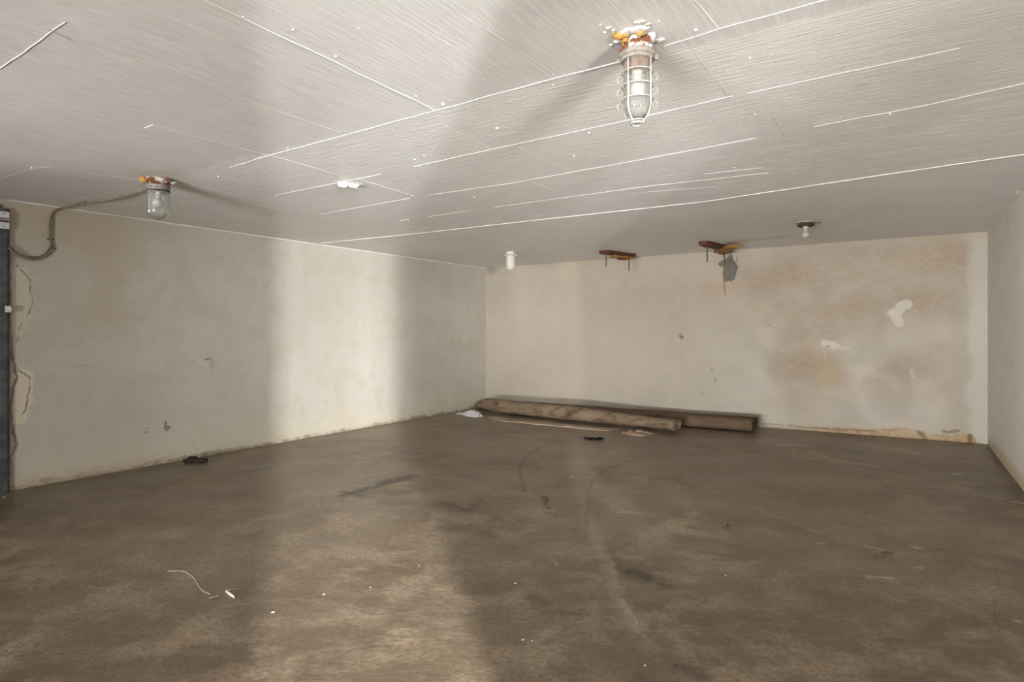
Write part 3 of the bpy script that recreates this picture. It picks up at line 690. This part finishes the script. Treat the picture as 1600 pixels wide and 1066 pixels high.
# ---------------------------------------------------------------- rusty hanger plates and rods near the back wall
def plate_bm(pa, pb, width, thick, drop, taper=.7, seed=0):
    a = ceil(*pa); b = ceil(*pb); d = (b-a); L = d.length; d.z = 0; d.normalize(); n = Vector((-d.y, d.x, 0))
    bm = bmesh.new(); N = 14; prev = None
    for i in range(N+1):
        u = i/N; p = a.lerp(b, u); e = min(u, 1-u)/.12; wdt = width*(taper+(1-taper)*min(e, 1)); zc = ceil_z(p.x, p.y)-drop
        j = noise.noise((u*4, seed, 1))*.008
        r = [bm.verts.new((p.x+n.x*s*(wdt/2+j), p.y+n.y*s*(wdt/2+j), zc-h*thick*(1+.15*noise.noise((u*5, seed, h))))) for s, h in ((-1, 0), (-1, .85), (-.85, 1), (.85, 1), (1, .85), (1, 0))]
        if prev:
            for k in range(6): bm.faces.new([prev[k], prev[(k+1) % 6], r[(k+1) % 6], r[k]])
        else: first = r
        prev = r
    bm.faces.new(first[::-1]); bm.faces.new(prev); bmesh.ops.recalc_face_normals(bm, faces=bm.faces)
    return bm
def rod(name, px, py, z0, ln, r, parent, m=None):
    p = ceil(px, py); bm = bmesh.new()
    pts = [(p.x+.002*math.sin(k*1.3), p.y, ceil_z(p.x, p.y)-z0-ln*k/8) for k in range(9)]
    add_tube(bm, pts, r, 10)
    add_lathe(bm, [(0, 0), (r*2.1, 0), (r*2.1, -.014), (0, -.014)], 6, (p.x, p.y, ceil_z(p.x, p.y)-z0-.004))
    bmesh.ops.recalc_face_normals(bm, faces=bm.faces)
    o = obj(name, bm, m or M_bolt, None); o.parent = parent; return o
def bracket(name, base, label):
    t = thing(name, (base.x, base.y, ceil_z(base.x, base.y)), label, 'bracket'); return t
def sub(o, t):
    o.parent = t; o.matrix_parent_inverse = Matrix.Translation(t.location).inverted(); return o
t = bracket('ceiling_bracket', ceil(964, 395), 'rusty ceiling hanger of stacked dark plates with two thin rods, the left of the pair')
sub(obj('plate', plate_bm((942, 391.5), (988, 398), .17, .040, 0, .75, 1), M_rustd), t)
tag(sub(obj('plate', plate_bm((955, 395), (985, 397.5), .13, .022, .040, .6, 2), M_orange), t), 'lighter orange under-plate')
sub(obj('plate', plate_bm((965, 396), (978, 397.5), .06, .022, .062, .6, 3), M_rust), t)
for px, py, z0, ln in ((947, 391.5, .04, .175), (983, 398, .06, .175)): sub(rod('rod', px, py, z0, ln, .0085, None), t)
t = bracket('ceiling_bracket', ceil(1124, 384), 'rusty ceiling hanger of a dark and an orange plate crossed, above the grey patch')
sub(obj('plate', plate_bm((1098, 377), (1134, 386), .15, .048, 0, .7, 4), M_rustd), t)
tag(sub(obj('plate', plate_bm((1121, 388), (1148, 379), .15, .034, .028, .7, 5), M_orange), t), 'orange cross plate')
sub(obj('plate', plate_bm((1126, 388), (1136, 385), .10, .02, .062, .7, 6), M_rust), t)
for px, py, z0, ln, r in ((1105, 378.5, .048, .20, .008), (1132, 387, .06, .17, .009), (1130.5, 387, .06, .06, .006)): sub(rod('rod', px, py, z0, ln, r, None), t)

# ---------------------------------------------------------------- cable on the left wall
def wlp(px, py, off=.012):
    s, z = WL(px, py); p = BL+VL*s+U*off; return Vector((p.x, p.y, z))
def clp(px, py, off=.012):
    p = ceil(px, py); p.z = ceil_z(p.x, p.y)-off; return p
path = smooth_path([clp(229, 294), clp(205, 300), clp(170, 308, .02), clp(130, 315), clp(100, 322, .013), wlp(84, 329, .02), wlp(80, 336), wlp(79, 350, .014), wlp(78, 372, .014), wlp(80, 388, .016), wlp(72, 398, .02), wlp(60, 404, .025), wlp(48, 406, .03), wlp(32, 403, .035), wlp(20, 397, .045), wlp(9, 388, .05)], 8)
bm = bmesh.new(); add_tube(bm, path, .0085, 8); cab = obj('wall_cable', bm, M_cable, None, True)
tag(cab, 'brown cable looping down the left wall and along the ceiling to the jar lamp', 'cable')
bm = bmesh.new()
p2 = smooth_path([wlp(81, 334, .016), wlp(77, 345, .018), wlp(76.5, 372, .018), wlp(78, 385, .02), wlp(66, 399, .02), wlp(48, 402.5, .03), wlp(33, 400, .035), wlp(20, 393, .045), wlp(9, 384, .05)], 8)
add_tube(bm, p2, .0055, 8); obj('strand', bm, M_cabled, cab, True)
for px, py, ww in ((81, 388, 1), (78, 374, 0)):
    bm = bmesh.new(); p = wlp(px, py, .008); add_box(bm, p, (.045, .016, .012), math.atan2(VL.y, VL.x), bev=.003); obj('clip', bm, M_bolt, cab)
bm = bmesh.new(); p = clp(133, 314.5, .010); add_box(bm, p, (.012, .07, .010), .5, bev=.002); obj('clip', bm, M_bolt, cab)

# ---------------------------------------------------------------- plate and latch on the jamb
rzL = math.atan2(VL.y, VL.x)
def jamb_pt(s, off, z): p = BL+VL*s+U*off; return Vector((p.x, p.y, z))
t = thing('door_plate', jamb_pt(sj+.045, .049, 2.135), 'white enamel plate with a dark stripe, screwed to the dark steel jamb', 'plate', rz=rzL)
bm = bmesh.new(); add_box(bm, (0, .0, 0), (.07, .004, .135), bev=.001); obj('panel', bm, M_white, t)
bm = bmesh.new(); add_box(bm, (0, .0026, .012), (.062, .002, .010)); add_box(bm, (0, .0026, -.008), (.062, .002, .016)); obj('dark_stripe', bm, M_ink, t)
for z in (.05, -.05):
    bm = bmesh.new(); bmesh.ops.create_cone(bm, cap_ends=True, segments=12, radius1=.005, radius2=.004, depth=.004, matrix=Matrix.Translation((.0, .004, z))@Matrix.Rotation(-math.pi/2, 4, 'X')); obj('screw', bm, M_bolt, t)
bm = bmesh.new(); add_box(bm, (0, 0, 0), (.035, .02, .05), bev=.004); add_box(bm, (-.012, .012, 0), (.012, .014, .03), bev=.003)
o = obj('strike_plate', bm, M_white); o.location = jamb_pt(sj+.02, .050, 1.44); o.rotation_euler = (0, 0, rzL); tag(o, 'small pale latch keeper halfway up the steel jamb', 'latch')

# ---------------------------------------------------------------- carpet rolls
def carpet_roll(stations, turns, th, power, name, mats, flap=0):
    """stations: (centre on floor, half width, half height, pinch)"""
    bm = bmesh.new(); M = int(turns*36); rows = []
    for si, (c, rw, rh, pin, tdir) in enumerate(stations):
        nrm = Vector((-tdir.y, tdir.x, 0))           # pointing away from the camera side
        row = []
        for k in range(M+1):
            a = -math.pi*.62-2*math.pi*turns*k/M; q = k/M
            ca, sa = math.cos(a), math.sin(a)
            den = (abs(ca)**power+abs(sa)**power)**(-1/power)
            sc = 1-.80*q*turns/(turns+.35)
            rr = []
            for off in (0, th):
                W_ = max(rw*sc-off, .004); H_ = max(rh*sc-off, .004)*(1-pin*math.exp(-(ca/.35)**2)*(1 if sa > 0 else .15))
                wob = 1+.035*noise.noise((c.x*1.6+ca, c.y*1.6, sa+q*3))
                x = ca*den*W_*wob; z = rh+sa*den*H_*wob
                z = max(z, .003+(.0 if off == 0 else th*.6))
                p = c+nrm*x; rr.append(bm.verts.new((p.x, p.y, z+c.z)))
            row.append(rr)
        rows.append(row)
    for r1, r2 in zip(rows, rows[1:]):
        for k in range(M):
            f = bm.faces.new([r1[k][0], r1[k+1][0], r2[k+1][0], r2[k][0]]); f.smooth = True
            f = bm.faces.new([r1[k][1], r2[k][1], r2[k+1][1], r1[k+1][1]]); f.smooth = True; f.material_index = 1
        bm.faces.new([r1[0][0], r2[0][0], r2[0][1], r1[0][1]]).material_index = 1
        bm.faces.new([r1[M][0], r1[M][1], r2[M][1], r2[M][0]]).material_index = 1
    for r in (rows[0], rows[-1]):
        for k in range(M): bm.faces.new([r[k][0], r[k][1], r[k+1][1], r[k+1][0]]).material_index = 1
    bmesh.ops.recalc_face_normals(bm, faces=bm.faces)
    return obj(name, bm, mats)
A = flr(744, 642); B = flr(1060, 677.5); B += Vector((.02, .10, 0)); A += Vector((.0, .02, 0))
st = []; NS = 56
for i in range(NS+1):
    u = i/NS; p = A.lerp(B, u); d = (B-A).normalized(); n = Vector((-d.y, d.x, 0))
    bow = .05*math.sin(u*math.pi)*-1+.02*noise.noise((u*5, 2, 0)); p = p+n*bow; p.z = .012
    end = min(1, .30+.70*(min(u/.075, 1))**.5)
    rh = (.112-.030*max(0, (u-.55)/.45))*end; rw = (.125+.01*u)*end
    pin = .0 if u < .7 else .33*(u-.7)/.3
    st.append((p, rw, rh*(1+.04*noise.noise((u*9, 5, 0))), pin, d))
o = carpet_roll(st, 1.9, .013, 2.2, 'carpet_roll', [M_carpF, M_pile]); tag(o, 'light brown rolled carpet lying in front, shorter roll with stained side and open scroll end', 'carpet')
st = []
s1 = 4.46
for i in range(NS+1):
    u = i/NS; p = BL+U*(.80+(s1-.80)*u)+V*(.37+.05*u); d = U.copy()
    rh = .092*(1+.05*noise.noise((u*7, 8, 0)))*(1 if u > .02 else .85); p.z = .0
    st.append((p, .20+.015*noise.noise((u*4, 1, 5)), rh, 0, d))
o = carpet_roll(st, 2.3, .016, 3.2, 'carpet_roll', [M_carpB, M_carpB]); tag(o, 'dark brown folded carpet roll lying behind, against the back wall', 'carpet')

# ---------------------------------------------------------------- thin pale underlay under the front roll
fe = [(762, 653), (784, 658.5), (814, 661), (840, 664), (871, 666.5), (900, 669.5), (927, 672), (955, 674)]
pts = smooth_path([flr(*p) for p in fe], 10); bm = bmesh.new(); prev = None; d = (B-A).normalized(); n = Vector((-d.y, d.x, 0))
for i, p in enumerate(pts):
    w1 = .03*noise.noise((i*.13, 0, 3))+.02*noise.noise((i*.5, 0, 7)); lift = .014*max(0, noise.noise((i*.12, 4, 3)))
    cs = [(p-n*w1, .001), (p-n*w1, .009+lift), (p+n*.05, .011+lift*1.3), (p+n*.11, .010), (p+n*.2, .008), (p+n*.2, .001)]
    r = [bm.verts.new((q.x, q.y, z)) for q, z in cs]
    if prev:
        for k in range(6): bm.faces.new([prev[k], prev[(k+1) % 6], r[(k+1) % 6], r[k]])
    else: bm.faces.new(r[::-1])
    prev = r
bm.faces.new(prev); bmesh.ops.recalc_face_normals(bm, faces=bm.faces)
tag(obj('underlay_strip', bm, M_under), 'thin pale underlay edge sticking out from beneath the front carpet roll', 'underlay')

# ---------------------------------------------------------------- crumpled things on the floor
def crumple(name, c, lx, ly, h, rz, m, seed, freq=3.0, ridged=True, outline=.35, smooth=True):
    NX, NY = 46, 26; bm = bmesh.new(); R_ = Matrix.Rotation(rz, 3, 'Z'); top = {}; bot = {}
    for i in range(NX+1):
        for k in range(NY+1):
            # disc mapping
            a = 2*math.pi*i/NX; r = k/NY
            edge = 1+outline*noise.noise((math.cos(a)*1.6+seed, math.sin(a)*1.6, seed))+.5*outline*noise.noise((math.cos(a)*5+seed, math.sin(a)*5, seed))
            x = math.cos(a)*r*edge; y = math.sin(a)*r*edge
            nn = noise.noise((x*freq+seed, y*freq*.8, seed*1.7)); n2 = noise.noise((x*freq*2.3, y*freq*2+seed, 3))
            hh = (1-min(1, abs(nn)*3.2)) if ridged else (nn*.5+.5)
            z = h*(hh*.8+.25*(n2+.5))*(1-r**3*.75)+.003
            v = R_@Vector((x*lx/2+.02*n2*lx, y*ly/2, max(z, .003)))
            if i < NX: top[i, k] = bm.verts.new(Vector((c.x, c.y, 0))+v) if not (k == 0 and i > 0) else top[0, 0]
        if i < NX: 
            e = top[i, NY].co; bot[i] = bm.verts.new((e.x, e.y, .0005))
    for i in range(NX):
        j = (i+1) % NX
        for k in range(NY):
            q = [top[i, k], top[i, k+1], top[j, k+1], top[j, k]]; u = []
            for v in q:
                if v not in u: u.append(v)
            bm.faces.new(u)
        bm.faces.new([top[i, NY], bot[i], bot[j], top[j, NY]])
    bm.faces.new([bot[i] for i in range(NX)][::-1]); bmesh.ops.recalc_face_normals(bm, faces=bm.faces)
    return obj(name, bm, m, None, smooth)
tag(crumple('cloth_rag', flr(996, 679), .36, .26, .055, -.45, M_rag, 6.1, 1.5), 'crumpled beige rag on the floor before the front carpet roll', 'rag')
tag(crumple('plastic_scrap', flr(738, 650), .34, .19, .09, -.75, M_plas, 8.2, 3.4, smooth=False), 'crumpled white plastic scrap at the left end of the carpet roll', 'plastic')
tag(crumple('plastic_scrap', flr(722, 647), .20, .12, .02, -.2, M_plas, 2.2, 3.4, smooth=False), 'small flat white plastic scrap nearest the left wall', 'plastic')
bm = bmesh.new()
c0 = flr(928, 688)
for k, (x, z, sx, sz) in enumerate([(-.105, .030, .020, .012), (-.075, .022, .03, .014), (-.03, .028, .045, .026), (.03, .022, .04, .02), (.065, .030, .035, .026), (.09, .02, .03, .016)]):
    r = blob(bm, (x, 0, 0), sx, .04, sz, k*1.9+6, sub=2, amp=.3)
    for v in r['verts']: v.co.z = max(v.co.z*1.0+z, .001)
o = obj('black_rag', bm, M_black, None, True); o.location = c0; tag(o, 'small black crumpled rag on the floor before the carpet rolls', 'rag')
bm = bmesh.new(); c0 = flr(305, 722.5); add_box(bm, (0, 0, .018), (.20, .075, .034), bev=.008); add_box(bm, (-.04, .03, .040), (.08, .035, .018), .2, bev=.005); add_box(bm, (.07, -.01, .014), (.10, .05, .02), -.15, bev=.006)
for v in bm.verts: v.co += Vector((noise.noise(v.co*20)*.008, noise.noise(v.co*17+Vector((3, 1, 2)))*.008, abs(noise.noise(v.co*15))*.004))
o = obj('black_strip', bm, M_blackb); o.location = c0; o.rotation_euler = (0, 0, .0); tag(o, 'flat black piece of debris on the floor along the left wall', 'debris')
def stick(name, pxs, r, m, label, cat, lift=0):
    bm = bmesh.new(); P = [flr(*p) for p in pxs]
    P = smooth_path(P, 5) if len(P) > 2 else P
    pts = [(p.x, p.y, r+lift*math.sin(i/(len(P)-1)*math.pi)) for i, p in enumerate(P)]
    add_tube(bm, pts, r, 7); return tag(obj(name, bm, m, None, True), label, cat)
stick('twig', [(1362, 873), (1376, 869), (1393, 864)], .0045, M_twig, 'thin dark twig on the right part of the floor', 'twig', .01)
stick('twig', [(1578, 785), (1590, 787), (1602, 789)], .006, M_twig, 'dark twig on the floor against the right wall', 'twig')
stick('string', [(262, 893), (285, 893), (294, 897), (303, 904), (309, 914), (317, 924), (329, 929)], .0018, M_strip, 'pale curling string on the left part of the floor', 'string')
stick('paper_roll', [(354, 926), (366, 935)], .0055, M_paper, 'short white rolled paper stub on the left part of the floor', 'paper')
stick('straw', [(352, 923.5), (370, 921), (391, 916)], .0022, M_strip, 'thin straw lying just behind the white paper stub', 'straw')
stick('straw', [(327, 936), (334, 934), (342, 932)], .0026, M_strip, 'short straw to the left of the white paper stub, at the end of the string', 'straw')
tag(crumple('dead_leaf', flr(1133, 821), .045, .02, .01, -.4, M_leaf, 3.1, 2), 'dark dead leaf alone in the middle right of the floor', 'leaf')
tag(crumple('dead_leaf', flr(851, 781), .035, .12, .008, .5, M_leaf, 5.7, 2), 'slender dark dead leaf in the centre of the floor, inside the curved marks', 'leaf')
src = None
for k, (px, py, s) in enumerate([(846, 725.5, .012), (894, 745.5, .020), (1080, 776, .008), (1134, 899, .009), (805, 911.5, .011), (506, 929, .012), (427, 957, .013), (498, 788, .008), (1260, 686, .018), (1574, 716, .012), (1551, 722, .012), (1388, 686, .014), (528, 811, .007), (6, 777, .016), (579, 918, .008), (817, 1000, .010), (1008, 1040, .008), (832, 1002, .007), (655, 884, .006), (1546, 721, .012)]):
    if src is None:
        src = crumple('paint_chip', Vector((0, 0, 0)), 1, .6, .25, 0, M_paper, 1.3, 2); o = src
    else: o = src.copy(); COL.objects.link(o)
    p = flr(px, py); 
    o.location = (p.x, p.y, 0); o.scale = (s*1.5, s*1.5, s*1.2); o.rotation_euler = (0, 0, k*1.7)
    tag(o, 'small white paint chip lying on the concrete floor', 'paint chip', 'white paint chips scattered over the floor')
